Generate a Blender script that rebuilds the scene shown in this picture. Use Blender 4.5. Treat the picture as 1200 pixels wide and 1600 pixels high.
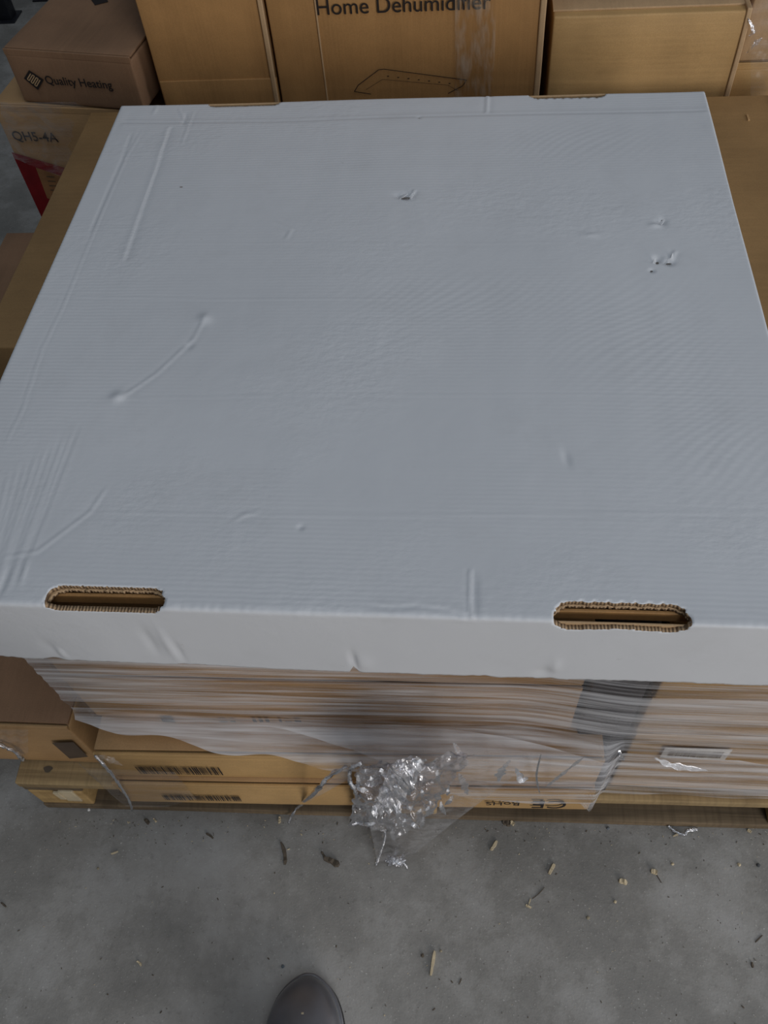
import bpy, bmesh, math, random
import numpy as np
from mathutils import Vector, Matrix, noise
random.seed(7); rng = np.random.default_rng(5)
S = bpy.context.scene
for o in list(bpy.data.objects): bpy.data.objects.remove(o)

# ---------------------------------------------------------------- camera
CAM = Vector((0, 0, 1.6)); F = 1332.08
RT = Vector((0.99538286, 0.06940966, -0.06629673))
UP = Vector((-0.01922663, 0.82088916, 0.57076381))
FW = Vector((-0.09403879, 0.56685385, -0.81843352))
cd = bpy.data.cameras.new('camera'); cam = bpy.data.objects.new('camera', cd); S.collection.objects.link(cam)
cam.matrix_world = Matrix(((RT.x, UP.x, -FW.x, CAM.x), (RT.y, UP.y, -FW.y, CAM.y), (RT.z, UP.z, -FW.z, CAM.z), (0, 0, 0, 1)))
cd.sensor_fit = 'VERTICAL'; cd.sensor_height = 36; cd.lens = F / 1600 * 36; cd.clip_start = .01
S.camera = cam
# ---------------------------------------------------------------- light
S.view_settings.view_transform = 'Standard'; S.view_settings.look = 'None'
S.view_settings.gamma = 1; S.view_settings.use_curve_mapping = False
S.view_settings.exposure = -0.99
w = bpy.data.worlds.new('hall'); S.world = w; w.use_nodes = True
w.node_tree.nodes['Background'].inputs[0].default_value = (.78, .88, 1, 1)
w.node_tree.nodes['Background'].inputs[1].default_value = .19

def area(name, loc, target, sx, sy, power, col):
    l = bpy.data.lights.new(name, 'AREA'); l.shape = 'RECTANGLE'; l.size = sx; l.size_y = sy; l.energy = power; l.color = col
    o = bpy.data.objects.new(name, l); S.collection.objects.link(o); o.location = loc
    o.rotation_euler = (Vector(target) - Vector(loc)).to_track_quat('-Z', 'Y').to_euler(); return o
area('skylight', (1.2, -1.3, 6.0), (0.6, 0.6, 0), 1.2, 5.0, 160, (.80, .89, 1))
area('skylight', (-1.8, 1.0, 6.0), (-1.2, 1.4, 0), 1.0, 5.0, 20, (.84, .91, 1))
area('gate_daylight', (3.2, -4.4, 2.0), (0, .8, .5), 3.0, 2.8, 300, (1, .96, .93))
area('side_door_daylight', (4.6, .9, 1.7), (0, .7, .4), 2.2, 2.4, 105, (.93, .96, 1))

def on(px, py, z):                       # point of the place at height z that the photo shows at (px, py)
    d = FW + RT * ((px - 600) / F) + UP * ((800 - py) / F)
    return CAM + d * ((z - 1.6) / d.z)
def at(px, py, y):
    d = FW + RT * ((px - 600) / F) + UP * ((800 - py) / F)
    return CAM + d * (y / d.y)

# ---------------------------------------------------------------- materials
def lin(c):
    return tuple(((v / 255) / 12.92 if v / 255 <= .04045 else ((v / 255 + .055) / 1.055) ** 2.4) for v in c) + (1,)
class NT:
    def __init__(s, name):
        s.m = bpy.data.materials.new(name); s.m.use_nodes = True; s.t = s.m.node_tree; s.n = s.t.nodes; s.l = s.t.links
        s.b = s.n['Principled BSDF']; s.out = s.n['Material Output']
        s.co = s.n.new('ShaderNodeTexCoord').outputs['Object']
    def link(s, a, b): s.l.new(a, b)
    def map(s, scale=(1, 1, 1), rot=(0, 0, 0), src=None):
        n = s.n.new('ShaderNodeMapping'); n.inputs['Scale'].default_value = scale; n.inputs['Rotation'].default_value = rot
        s.link(src or s.co, n.inputs[0]); return n.outputs[0]
    def noise(s, scale, detail=3, vec=None, rough=.5, dist=0):
        n = s.n.new('ShaderNodeTexNoise'); n.inputs['Scale'].default_value = scale; n.inputs['Detail'].default_value = detail
        n.inputs['Roughness'].default_value = rough; n.inputs['Distortion'].default_value = dist
        s.link(vec or s.co, n.inputs['Vector']); return n.outputs['Fac']
    def ramp(s, fac, stops, interp='LINEAR'):
        n = s.n.new('ShaderNodeValToRGB'); r = n.color_ramp; r.interpolation = interp
        while len(r.elements) < len(stops): r.elements.new(.5)
        for e, (p, c) in zip(r.elements, stops):
            e.position = p; e.color = c if len(c) == 4 else c + (1,)
        s.link(fac, n.inputs[0]); return n.outputs[0]
    def val(s, fac, a, b, lo=0, hi=1):
        n = s.n.new('ShaderNodeMapRange'); n.inputs['From Min'].default_value = a; n.inputs['From Max'].default_value = b
        n.inputs['To Min'].default_value = lo; n.inputs['To Max'].default_value = hi; s.link(fac, n.inputs[0]); return n.outputs[0]
    def math(s, op, a, b):
        n = s.n.new('ShaderNodeMath'); n.operation = op
        for i, v in enumerate((a, b)):
            if isinstance(v, (int, float)): n.inputs[i].default_value = v
            else: s.link(v, n.inputs[i])
        return n.outputs[0]
    def mix(s, f, a, b, mode='MIX'):
        n = s.n.new('ShaderNodeMix'); n.data_type = 'RGBA'; n.blend_type = mode
        for i, v in ((0, f), (6, a), (7, b)):
            if isinstance(v, (int, float)): n.inputs[i].default_value = v
            elif isinstance(v, tuple): n.inputs[i].default_value = v
            else: s.link(v, n.inputs[i])
        return n.outputs[2]
    def bump(s, h, strength=.3, dist=.001, prev=None):
        n = s.n.new('ShaderNodeBump'); n.inputs['Strength'].default_value = strength; n.inputs['Distance'].default_value = dist
        s.link(h, n.inputs['Height'])
        if prev: s.link(prev, n.inputs['Normal'])
        return n.outputs[0]
    def done(s, col=None, rough=.6, nrm=None, spec=.3):
        if col is not None:
            if isinstance(col, tuple): s.b.inputs['Base Color'].default_value = col
            else: s.link(col, s.b.inputs['Base Color'])
        if isinstance(rough, (int, float)): s.b.inputs['Roughness'].default_value = rough
        else: s.link(rough, s.b.inputs['Roughness'])
        s.b.inputs['Specular IOR Level'].default_value = spec
        if nrm: s.link(nrm, s.b.inputs['Normal'])
        return s.m

def cardboard(name, c, flute=(0, 0, 1), gloss=.55, var=.16):
    k = NT(name); base = lin(c)
    dark = tuple(v * (1 - var) for v in base[:3]); light = tuple(min(1, v * (1 + var)) for v in base[:3])
    m1 = k.noise(7, 5, rough=.6); m2 = k.noise(420, 2)
    col = k.ramp(m1, [(.3, dark), (.7, light)])
    col = k.mix(k.val(m2, .35, .7, 0, .28), col, tuple(v * .6 for v in base[:3]) + (1,))
    st = k.noise(1, 3, k.map(tuple(6 + 130 * (v > .5) for v in flute)))
    col = k.mix(k.val(st, .4, .7, 0, .22), col, tuple(min(1, v * 1.25) for v in base[:3]) + (1,))
    nb = k.bump(k.noise(1, 2, k.map(tuple(3 + 170 * (v > .5) for v in flute))), .25, .0012)
    nb = k.bump(k.noise(14, 3), .35, .004, nb)
    return k.done(col, gloss, nb, .3)
KRAFT = cardboard('kraft_cardboard', (176, 140, 98))
KRAFT_WARM = cardboard('warm_kraft_cardboard', (172, 130, 82), (1, 0, 0))
KRAFT_YEL = cardboard('yellow_kraft_cardboard', (186, 150, 100))
KRAFT_PALE = cardboard('pale_kraft_cardboard', (186, 155, 118), (1, 0, 0))
KRAFT_DARK = cardboard('brown_kraft_cardboard', (140, 108, 82), (1, 0, 0))
KRAFT_TOP = cardboard('carton_top_cardboard', (150, 118, 78), (0, 1, 0))
GAP_DARK = cardboard('dark_gap_cardboard', (70, 66, 68), (0, 0, 1))

def edge_mat():
    k = NT('corrugated_edge')
    wv = k.n.new('ShaderNodeTexWave'); wv.wave_type = 'BANDS'; wv.bands_direction = 'X'; wv.inputs['Scale'].default_value = 85
    wv.inputs['Distortion'].default_value = 1.5; k.link(k.co, wv.inputs[0])
    st = k.noise(1, 2, k.map((20, 20, 420)))
    col = k.ramp(k.math('MULTIPLY', wv.outputs['Fac'], st), [(.05, lin((104, 84, 64))), (.5, lin((178, 150, 118)))])
    return k.done(col, .8, k.bump(wv.outputs['Fac'], .6, .001))
EDGE = edge_mat()

def white_mat():
    k = NT('white_corrugated')
    m = k.noise(2.2, 5, rough=.6); sp = k.noise(90, 3); blot = k.noise(11, 4, rough=.7)
    col = k.ramp(m, [(.3, (.62, .63, .65)), (.7, (.67, .68, .70))])
    col = k.mix(k.val(blot, .55, .8, 0, .25), col, (.50, .50, .50, 1))
    col = k.mix(k.val(sp, .72, .8, 0, .25), col, (.35, .33, .31, 1))
    msk = k.val(k.noise(2.6, 2), .42, .7, .04, 1)
    wv = k.n.new('ShaderNodeTexWave'); wv.bands_direction = 'Y'; wv.inputs['Scale'].default_value = 48
    wv.inputs['Distortion'].default_value = 2.2; wv.inputs['Detail'].default_value = 2; wv.inputs['Detail Scale'].default_value = .8
    k.link(k.map((1, 1, 0)), wv.inputs[0])
    h = k.math('MULTIPLY', wv.outputs['Fac'], msk)
    nb = k.bump(h, .09, .0012); nb = k.bump(k.noise(9, 4), .28, .005, nb)
    vw = k.noise(1, 3, k.map((70, 110, 60)))
    nb = k.bump(k.math('MULTIPLY', vw, k.val(k.noise(3.3, 2, k.map((1, 1.2, 1))), .5, .68, 0, 1)), .28, .003, nb)
    nb = k.bump(k.noise(500, 2), .06, .0006, nb)
    return k.done(col, .5, nb, .35)
WHITE = white_mat()

def plain(name, c, rough=.5, spec=.3, metal=0, bump=None):
    k = NT(name); k.b.inputs['Metallic'].default_value = metal
    nz = k.noise(30, 4); b = lin(c)
    col = k.ramp(nz, [(.3, tuple(v * .8 for v in b[:3])), (.7, tuple(min(1, v * 1.15) for v in b[:3]))])
    return k.done(col, rough, k.bump(k.noise(bump or 60, 3), .2, .001), spec)
INK = plain('black_ink', (40, 34, 32), .6)
INK_FADED = plain('faded_ink', (104, 84, 62), .6)
LABEL = plain('white_label', (228, 226, 222), .5)
PALE_TAN = plain('tan_label', (150, 108, 70), .6)
RED = plain('red_print', (128, 18, 26), .5)
STEEL_BLACK = plain('black_paint', (30, 31, 36), .4)
STONE = plain('grit', (150, 140, 120), .9)
def wood(name, a, b):
    k = NT(name)
    g = k.noise(1, 4, k.map((3, 70, 60)), .6, .4); sp = k.noise(1, 3, k.map((160, 4, 20)))
    col = k.ramp(g, [(.25, lin(a)), (.75, lin(b))])
    col = k.mix(k.val(sp, .45, .75, 0, .35), col, tuple(v * .6 for v in lin(a)[:3]) + (1,))
    col = k.mix(k.val(k.noise(13, 5), .5, .75, 0, .6), col, tuple(v * .5 for v in lin(a)[:3]) + (1,))
    return k.done(col, .75, k.bump(g, .5, .002), .2)
WOOD = wood('pallet_pine', (132, 112, 82), (182, 156, 114))
WOOD_RAW = wood('raw_pine', (158, 128, 84), (206, 172, 118))
WOOD_OLD = wood('weathered_pine', (92, 79, 64), (136, 117, 92))
CHIP = plain('wood_chip', (205, 188, 156), .8, bump=300)
CHIP_DK = plain('bark_chip', (96, 86, 74), .8, bump=300)

def floor_mat():
    k = NT('concrete_floor')
    a = k.noise(.9, 6, vec=k.map((1, 1, 1), (0, 0, 2.2)), rough=.62); b = k.noise(5, 6, rough=.7); c = k.noise(70, 4, rough=.7); d = k.noise(260, 2)
    col = k.ramp(a, [(.32, lin((114, 111, 105))), (.68, lin((156, 153, 148)))])
    col = k.mix(k.val(b, .48, .72, 0, .55), col, lin((184, 182, 180)))
    col = k.mix(k.val(b, .52, .3, 0, .6), col, lin((104, 102, 98)))
    col = k.mix(k.val(c, .56, .78, 0, .35), col, lin((78, 75, 70)))
    col = k.mix(k.val(d, .66, .76, 0, .7), col, lin((205, 202, 196)))
    nb = k.bump(c, .3, .002); nb = k.bump(d, .25, .0015, nb)
    return k.done(col, k.val(b, .3, .7, .42, .62), nb, .3)
FLOOR = floor_mat()

def film_mat(name, lo, hi, streak=None, tint=(.72, .72, .74, 1), rough=.18, thr=(.40, .66), gl=.35, tilt=.0, sparse=None):
    k = NT(name)
    if streak:
        v = k.map(streak, (0, tilt, 0)); a = k.noise(1, 4, v, .62); v2 = k.map(tuple(x * 4 for x in streak), (0, tilt * .5, 0)); b = k.noise(1, 3, v2, .6)
        h = k.math('ADD', k.math('MULTIPLY', a, .65), k.math('MULTIPLY', b, .35))
    else:
        h = k.noise(28, 4, rough=.65, dist=1.0)
    fac = k.val(h, thr[0], thr[1], lo, hi)
    nb = k.bump(h, .8 if streak else .45, .004)
    if not streak: nb = k.bump(k.noise(75, 3, dist=1.4), .3, .003, nb)
    df = k.n.new('ShaderNodeBsdfDiffuse'); df.inputs[0].default_value = tint
    gs = k.n.new('ShaderNodeBsdfGlossy'); gs.inputs['Roughness'].default_value = rough; gs.inputs[0].default_value = (.95, .96, 1, 1)
    tr = k.n.new('ShaderNodeBsdfTransparent')
    k.link(nb, gs.inputs['Normal']); k.link(nb, df.inputs['Normal'])
    m1 = k.n.new('ShaderNodeMixShader'); k.link(fac, m1.inputs[0]); k.link(tr.outputs[0], m1.inputs[1]); k.link(df.outputs[0], m1.inputs[2])
    fr = k.n.new('ShaderNodeFresnel'); fr.inputs[0].default_value = 1.5; k.link(nb, fr.inputs['Normal'])
    m2 = k.n.new('ShaderNodeMixShader'); k.link(k.math('MINIMUM', k.math('MULTIPLY', fr.outputs[0], gl * 3), 1.0), m2.inputs[0])
    k.link(m1.outputs[0], m2.inputs[1]); k.link(gs.outputs[0], m2.inputs[2]); k.link(m2.outputs[0], k.out.inputs['Surface'])
    return k.m
FILM_WRAP = film_mat('stretch_film', .02, .78, (1.3, 4, 42), rough=.3, gl=.14, tilt=-.045, thr=(.42, .68))
FILM_THIN = film_mat('thin_film', .0, .13, (2.5, 4, 34), rough=.22, gl=.08, tilt=.1)
FILM_VEIL = film_mat('veil_film', .02, .20, None, rough=.2, gl=.25)
FILM_CRUMPLE = film_mat('crumpled_film', .0, .22, None, tint=(.80, .80, .83, 1), rough=.10, gl=2.4)
FILM_GLINT = film_mat('white_glint_film', .25, .75, None, tint=(.95, .95, .97, 1), rough=.2, gl=1.6)  # white put into the colour so folds read as glints
FILM_ROPE = film_mat('twisted_film', .08, .62, None, tint=(.85, .85, .87, 1), rough=.16, gl=2.0)
TAPE = film_mat('packing_tape', .0, .42, (22, 4, 6), tint=(.62, .54, .44, 1), rough=.3, gl=.12, thr=(.45, .7))

# ---------------------------------------------------------------- object helpers
def link(name, bm_or_me, mat, parent=None, smooth=True, **props):
    if isinstance(bm_or_me, bmesh.types.BMesh):
        me = bpy.data.meshes.new(name); bm_or_me.to_mesh(me); bm_or_me.free()
    else: me = bm_or_me
    for m in (mat if isinstance(mat, (list, tuple)) else [mat]): me.materials.append(m)
    if smooth: me.polygons.foreach_set('use_smooth', [True] * len(me.polygons))
    o = bpy.data.objects.new(name, me); S.collection.objects.link(o)
    if parent: o.parent = parent
    for a, b in props.items(): o[a] = b
    return o
def thing(name, label, cat, loc=(0, 0, 0), yaw=0, group=None):
    o = bpy.data.objects.new(name, None); S.collection.objects.link(o); o.location = loc; o.rotation_euler = (0, 0, yaw)
    o.empty_display_size = .05; o['label'] = label; o['category'] = cat
    if group: o['group'] = group
    return o
def tag(o, label, cat, group=None):
    o['label'] = label; o['category'] = cat
    if group: o['group'] = group
    return o
def rbox(bm, lo, hi, r=.003, n=10, wob=.0, bulge=0, seed=0, mi=0):
    """rounded box with a fine grid so that its walls can bow and dent like board"""
    lo = Vector(lo); hi = Vector(hi); h = (hi - lo) / 2; c = (hi + lo) / 2; r = min(r, *(v * .45 for v in h))
    def coords(a):
        core = [-(a - r) + 2 * (a - r) * i / n for i in range(n + 1)]
        return [-a, -a + r * .35] + core + [a - r * .35, a]
    ax = [coords(v) for v in h]; first = len(bm.verts); new = []
    for d in range(3):
        u, v = (d + 1) % 3, (d + 2) % 3
        for sgn in (-1, 1):
            g = []
            for a in ax[u]:
                row = []
                for b in ax[v]:
                    p = [0, 0, 0]; p[d] = sgn * h[d]; p[u] = a; p[v] = b; p = Vector(p)
                    q = Vector(max(-(h[i] - r), min(h[i] - r, p[i])) for i in range(3)); e = p - q
                    if e.length > 1e-9: p = q + e.normalized() * r
                    if bulge and d < 2: p[d] += sgn * bulge * max(0, 1 - (a / h[u]) ** 2) * max(0, 1 - (b / h[v]) ** 2)
                    if wob:
                        k = noise.noise_vector((p + c) * 7 + Vector((seed, 0, 0))) * wob; p = p + Vector((k.x, k.y, k.z * .15))
                    vt = bm.verts.new(p + c); row.append(vt); new.append(vt)
                g.append(row)
            for i in range(len(g) - 1):
                for j in range(len(g[0]) - 1):
                    q4 = (g[i][j], g[i + 1][j], g[i + 1][j + 1], g[i][j + 1])
                    f = bm.faces.new(q4 if sgn > 0 else q4[::-1]); f.material_index = mi
    bmesh.ops.remove_doubles(bm, verts=new, dist=1e-6)
    return bm
def grid_mesh(P, keep=None):
    ny, nx = P.shape[:2]; idx = np.arange(ny * nx).reshape(ny, nx)
    f = np.stack([idx[:-1, :-1], idx[:-1, 1:], idx[1:, 1:], idx[1:, :-1]], -1).reshape(-1, 4)
    if keep is not None: f = f[keep.reshape(-1)]
    used = np.unique(f); re = -np.ones(ny * nx, int); re[used] = np.arange(len(used))
    me = bpy.data.meshes.new('grid'); me.from_pydata(P.reshape(-1, 3)[used].tolist(), [], re[f].tolist()); me.update(); return me
def tube(bm, pts, radii, n=8, jag=0):
    rings = []
    for i, p in enumerate(pts):
        p = Vector(p); t = (Vector(pts[min(i + 1, len(pts) - 1)]) - Vector(pts[max(i - 1, 0)])).normalized()
        a = t.cross(Vector((.3, .2, 1))).normalized(); b = t.cross(a); r = radii[i] if hasattr(radii, '__len__') else radii
        rings.append([bm.verts.new(p + (a * math.cos(2 * math.pi * k / n) + b * math.sin(2 * math.pi * k / n)) * r * (1 + jag * random.uniform(-1, 1))) for k in range(n)])
    for A, B in zip(rings, rings[1:]):
        for k in range(n): bm.faces.new((A[k], A[(k + 1) % n], B[(k + 1) % n], B[k]))
    bm.faces.new(rings[0][::-1]); bm.faces.new(rings[-1]); return bm
def smooth_path(pts, k=6):
    out = []; P = [Vector(p) for p in pts]; P = [P[0]] + P + [P[-1]]
    for i in range(1, len(P) - 2):
        a, b, c, d = P[i - 1:i + 3]
        for j in range(k):
            t = j / k; out.append(.5 * ((2 * b) + (c - a) * t + (2 * a - 5 * b + 4 * c - d) * t * t + (3 * b - a - 3 * c + d) * t ** 3))
    out.append(P[-2]); return out
def text(name, body, size, mat, parent, loc, rot, sx=1, bold=0, shear=0):
    c = bpy.data.curves.new(name, 'FONT'); c.body = body; c.size = size; c.extrude = .0002; c.offset = bold; c.shear = shear
    o = bpy.data.objects.new(name, c); S.collection.objects.link(o)
    bpy.context.view_layer.update(); dg = bpy.context.evaluated_depsgraph_get()
    me = bpy.data.meshes.new_from_object(o.evaluated_get(dg)); bpy.data.objects.remove(o)
    t = link(name, me, mat, parent, smooth=False); t.location = loc; t.rotation_euler = rot; t.scale = (sx, 1, 1); return t
def carton(label, x0, x1, y0, y1, z0, z1, yaw=0, mat=None, flapmat=None, group=None, flaps='x', name='cardboard_carton', bulge=.002, wob=.0015, tape=False, seed=0, fl_in=.0, cat='box', pivot=None):
    """front left bottom corner (x0,y0) is the pivot; local x along the front"""
    mat = mat or KRAFT; W, D, H = x1 - x0, y1 - y0, z1 - z0
    t = thing(name, label, cat, (x0, y0, z0), yaw, group)
    bm = bmesh.new(); rbox(bm, (0, 0, 0), (W, D, H - (.0085 if flaps else 0)), .004, 12, wob, bulge, seed)
    if flaps: rbox(bm, (.0005, -.0004, H - .014), (W - .0005, .0042, H - .0002), .0015, 12, .0008, 0, seed)
    link('body', bm, mat, t)
    if flaps:
        gap = .0025; fl_in = .0075
        if flaps == 'x': parts = [((0, fl_in, W, D / 2 - gap)), ((0, D / 2 + gap, W, D))]
        elif flaps == 'one': parts = [((0, fl_in, W, D))]
        else: parts = [((0, fl_in, W / 2 - gap, D)), ((W / 2 + gap, fl_in, W, D))]
        for i, (a, b, c, d) in enumerate(parts):
            bm = bmesh.new(); rbox(bm, (a + .001, b - .0006, H - .0045), (c - .001, d - .001, H), .002, 10, .0012, 0, seed + 3 + i)
            link('flap', bm, flapmat or mat, t)
    if tape:
        bm = bmesh.new()
        if flaps == 'x': rbox(bm, (.0, D / 2 - .025, H + .0006), (W, D / 2 + .025, H + .001), .0002, 6)
        else: rbox(bm, (W / 2 - .025, 0, H + .0006), (W / 2 + .025, D, H + .001), .0002, 6)
        link('tape', bm, TAPE, t)
    return t
def barcode(parent, x, z, w, h, y=-.0035, plate=None, slant=0, n=46, mat=None, digits=True):
    """bars standing on a carton front, local coordinates of the carton"""
    bm = bmesh.new(); r = random.Random(n + int(x * 1000)); p = x
    while p < x + w:
        bw = r.choice((1, 1, 2, 3)) * w / 170
        if p + bw > x + w: break
        vs = [bm.verts.new(v) for v in ((p, y, z), (p + bw, y, z), (p + bw + slant, y, z + h), (p + slant, y, z + h))]; bm.faces.new(vs)
        p += bw + r.choice((1, 1, 2)) * w / 150
    if digits:
        for i in range(13):
            a = x + w * (.12 + .06 * i); zz = z + h + .002
            for (dx, dz, ww, hh) in ((0, 0, .0022, .0006), (0, .0022, .0022, .0006), (r.choice((0, .0016)), 0, .0006, .0028)):
                vs = [bm.verts.new((a + dx + u * ww, y, zz + dz + v * hh)) for u, v in ((0, 0), (1, 0), (1, 1), (0, 1))]; bm.faces.new(vs)
    if plate:
        pb = bmesh.new(); rbox(pb, (x - plate, y + .0003, z - plate * .8), (x + w + plate, y + .001, z + h + plate * 1.2), .0002, 3)
        lb = link('label', pb, LABEL, parent, label='white barcode label'); o = link('barcode', bm, mat or INK, lb, smooth=False)
    else: o = link('barcode', bm, mat or INK, parent, smooth=False)
    return o

# ---------------------------------------------------------------- setting
bm = bmesh.new()
for v in ((-6, -5), (7, -5), (7, 9), (-6, 9)): bm.verts.new((v[0], v[1], 0))
bm.faces.new(bm.verts[:]); o = link('floor', bm, FLOOR); o['kind'] = 'structure'
bm = bmesh.new(); rbox(bm, (-6, 9, 0), (7, 9.2, 7), .01, 2); o = link('wall_back', bm, plain('wall_panel', (150, 152, 155), .7)); o['kind'] = 'structure'

# ---------------------------------------------------------------- pallet
YAW = math.radians(1.27)
pal = thing('wooden_pallet', 'pine pallet on the concrete floor under the wrapped cartons', 'pallet', (-.776, .413, 0), YAW)
PW, PD = 1.42, .98
for i, (y0, y1) in enumerate(((0, .125), (.19, .29), (.4175, .5625), (.69, .79), (.855, .98))):
    bm = bmesh.new(); rbox(bm, (-.004, y0, .122), (PW, y1, .144), .003, 14, .0015, 0, i); link('deck_board', bm, WOOD, pal)
for x0 in (0, PW / 2 - .0725, PW - .105):
    bm = bmesh.new(); rbox(bm, (x0 - (.002 if x0 == 0 else 0), .002, .100), (x0 + .105, .978, .1215), .002, 10, .001, 0, 8); link('cross_board', bm, WOOD_OLD, pal)
    for y0 in (0.0, PD / 2 - .05, PD - .1):
        bm = bmesh.new(); rbox(bm, (x0, y0 + .001, .0225), (x0 + .100, y0 + .101, .0995), .004, 6, .0015, 0, x0 + y0); link('block', bm, WOOD_RAW, pal)
for i, y0 in enumerate((-.001, PD / 2 - .05, PD - .1)):
    bm = bmesh.new(); rbox(bm, (0, y0, 0), (PW, y0 + .1, .022), .003, 16, .0012, 0, 20 + i); link('bottom_board', bm, WOOD_OLD, pal)
# knot and a freshly split patch on the corner
bm = bmesh.new(); kp = on(75, 1202, .1445)
def ptf(o, v): return Matrix.Rotation(-YAW, 4, 'Z') @ (Vector(v) - o.location)
c = ptf(pal, kp); vs = [bm.verts.new((c.x + .008 * math.cos(a) * (1 + .2 * math.sin(3 * a)), c.y + .006 * math.sin(a), .1452)) for a in [i * math.pi / 8 for i in range(16)]]; bm.faces.new(vs)
link('knot', bm, CHIP_DK, pal, smooth=False, label='dark knot in the deck board')
bm = bmesh.new(); rbox(bm, (.050, -.002, .062), (.062, .003, .100), .002, 8, .003, 0, 4); rbox(bm, (.060, -.0025, .050), (.088, .003, .104), .002, 8, .003, 0, 7); link('splinter', bm, CHIP, pal, label='pale freshly split wood')

# ---------------------------------------------------------------- lower front cartons
YL = math.radians(1.9)
cL = []
for i, (z0, z1, lab) in enumerate(((.1465, .249, 'flat brown carton with barcode, on the pallet front under its twin'),
                                   (.2505, .356, 'flat brown carton with barcode, stacked on its twin at the pallet front'))):
    t = carton(lab, -.562 + .004 * i, .212, (.391, .403)[i], .80, z0, z1, YL, KRAFT_YEL, KRAFT, seed=i * 5, fl_in=.0, bulge=.0015)
    cL.append(t)
def lpt(t, px, py):                     # front plane of a carton: local x, z of the point the photo shows there
    ny = Vector((-math.sin(t.rotation_euler.z), math.cos(t.rotation_euler.z), 0)); d = FW + RT * ((px - 600) / F) + UP * ((800 - py) / F)
    s = (t.location - CAM).dot(ny) / d.dot(ny); p = CAM + d * s - t.location
    q = Matrix.Rotation(-t.rotation_euler.z, 3, 'Z') @ p; return q.x, q.z
a, za = lpt(cL[1], 222, 1206); b, zb = lpt(cL[1], 352, 1206)
barcode(cL[1], a, za + .002, b - a, .034, -.004)
a, za = lpt(cL[0], 262, 1249); b, zb = lpt(cL[0], 380, 1249)
barcode(cL[0], a, za + .010, b - a, .026, -.004)
a, za = lpt(cL[0], 884, 1259); text('printed_mark', 'CE', .058, INK, cL[0], (a, -.0045, za + .040), (math.pi / 2, math.pi, 0), .82)
a, za = lpt(cL[0], 812, 1256); text('printed_mark', 'RoHS', .024, INK, cL[0], (a, -.0045, za + .022), (math.pi / 2, math.pi, 0), 1)
# two dark check strokes under the mark
a, za = lpt(cL[0], 690, 1245); bm = bmesh.new(); rbox(bm, (a - .03, -.0048, za), (a, -.004, za + .005), .0003, 2); link('printed_mark', bm, INK_FADED, cL[0])

# ---------------------------------------------------------------- upper front stack (left of the dark seam)
YU = math.radians(1.0)
u = []
for i, (z0, z1, m, lab) in enumerate(((.3575, .505, KRAFT, 'wrapped brown carton under the white lid, resting on the barcode cartons'),
                                      (.5065, .6475, KRAFT, 'wrapped brown carton directly under the front of the white lid'))):
    u.append(carton(lab, -.567,   .164, .462 + .003 * i, .93, z0, z1, YU, m, m, seed=30 + i, bulge=.003))
# upside-down printing seen through the film
for (px, w_, h_) in ((256, .020, .014), (345, .012, .006), (362, .008, .006), (397, .006, .012), (407, .006, .012), (417, .006, .012), (438, .004, .012), (447, .010, .004), (462, .010, .008)):
    bm = bmesh.new(); a, za = lpt(u[0], px, 1122)
    vs = [bm.verts.new(v) for v in ((a, -.0065, za), (a + w_, -.0065, za), (a + w_, -.0065, za + h_), (a, -.0065, za + h_))]; bm.faces.new(vs)
    link('printed_mark', bm, INK, u[0], smooth=False)
# dark filler added for the dark interior of the gap between the stacks
g = thing('gap_filler', 'dark grey filler board added for the dark gap between the two wrapped stacks', 'board', (.172, .466, .3575), YU)
bm = bmesh.new(); rbox(bm, (0, 0, 0), (.072, .40, .29), .004, 10, .002, .001, 9); link('body', bm, GAP_DARK, g)
g2 = thing('gap_filler', 'low dark grey filler board added for the dark strip beside the lower barcode cartons', 'board', (.2225, .45, .1455), YU)
bm = bmesh.new(); rbox(bm, (0, 0, 0), (.020, .33, .205), .002, 10, .001, 0, 9); link('body', bm, GAP_DARK, g2)
# ---------------------------------------------------------------- right wrapped stack
rs = []; zz = .1465
for i, (hh, m) in enumerate(((.122, KRAFT_PALE), (.122, KRAFT_YEL), (.128, KRAFT_PALE), (.126, KRAFT_YEL))):
    lab = ('bottom carton of the wrapped stack at the right end of the pallet', 'second carton up in the wrapped stack, with the white barcode label',
           'third carton up in the wrapped stack at the right end', 'top carton of the right wrapped stack, just under the lid')[i]
    rs.append(carton(lab, .2495 + .002 * (i % 2), .625,   .459 - .001 * (i % 2), .93, zz, zz + hh, YU, m, m, seed=50 + i, bulge=.0025)); zz += hh + .001
a, za = lpt(rs[1], 1036, 1176); b, zb = lpt(rs[1], 1118, 1180)
barcode(rs[1], a + .004, za + .001, b - a, .026, -.0065, plate=.009, mat=INK_FADED, digits=False)

# ---------------------------------------------------------------- left cartons beside the stack
cl = carton('low brown carton at the left end of the pallet with a faded label', -.985, -.628, .452, .96, .1465, .318, math.radians(.5), KRAFT, KRAFT_DARK, seed=70, bulge=.002)  # top flaps take a darker board to paint in the lid's shade
bm = bmesh.new()
a, za = lpt(cl, 95, 1176); bm2 = bmesh.new()
vs = [bm2.verts.new((x, -.005, z)) for x, z in [lpt(cl, *p) for p in ((82, 1156), (116, 1155), (139, 1178), (110, 1181))]]; bm2.faces.new(vs[::-1])
lb = link('label', bm2, plain('brown_label', (92, 78, 66), .6), cl, smooth=False, label='faded dark printed label')
bm.free()
carton('brown carton on the floor left of the pallet, behind the low carton', -1.16, -.818, 1.0, 1.725, .0, .31, 0, KRAFT_DARK, KRAFT_DARK, seed=75, bulge=.003)
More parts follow.
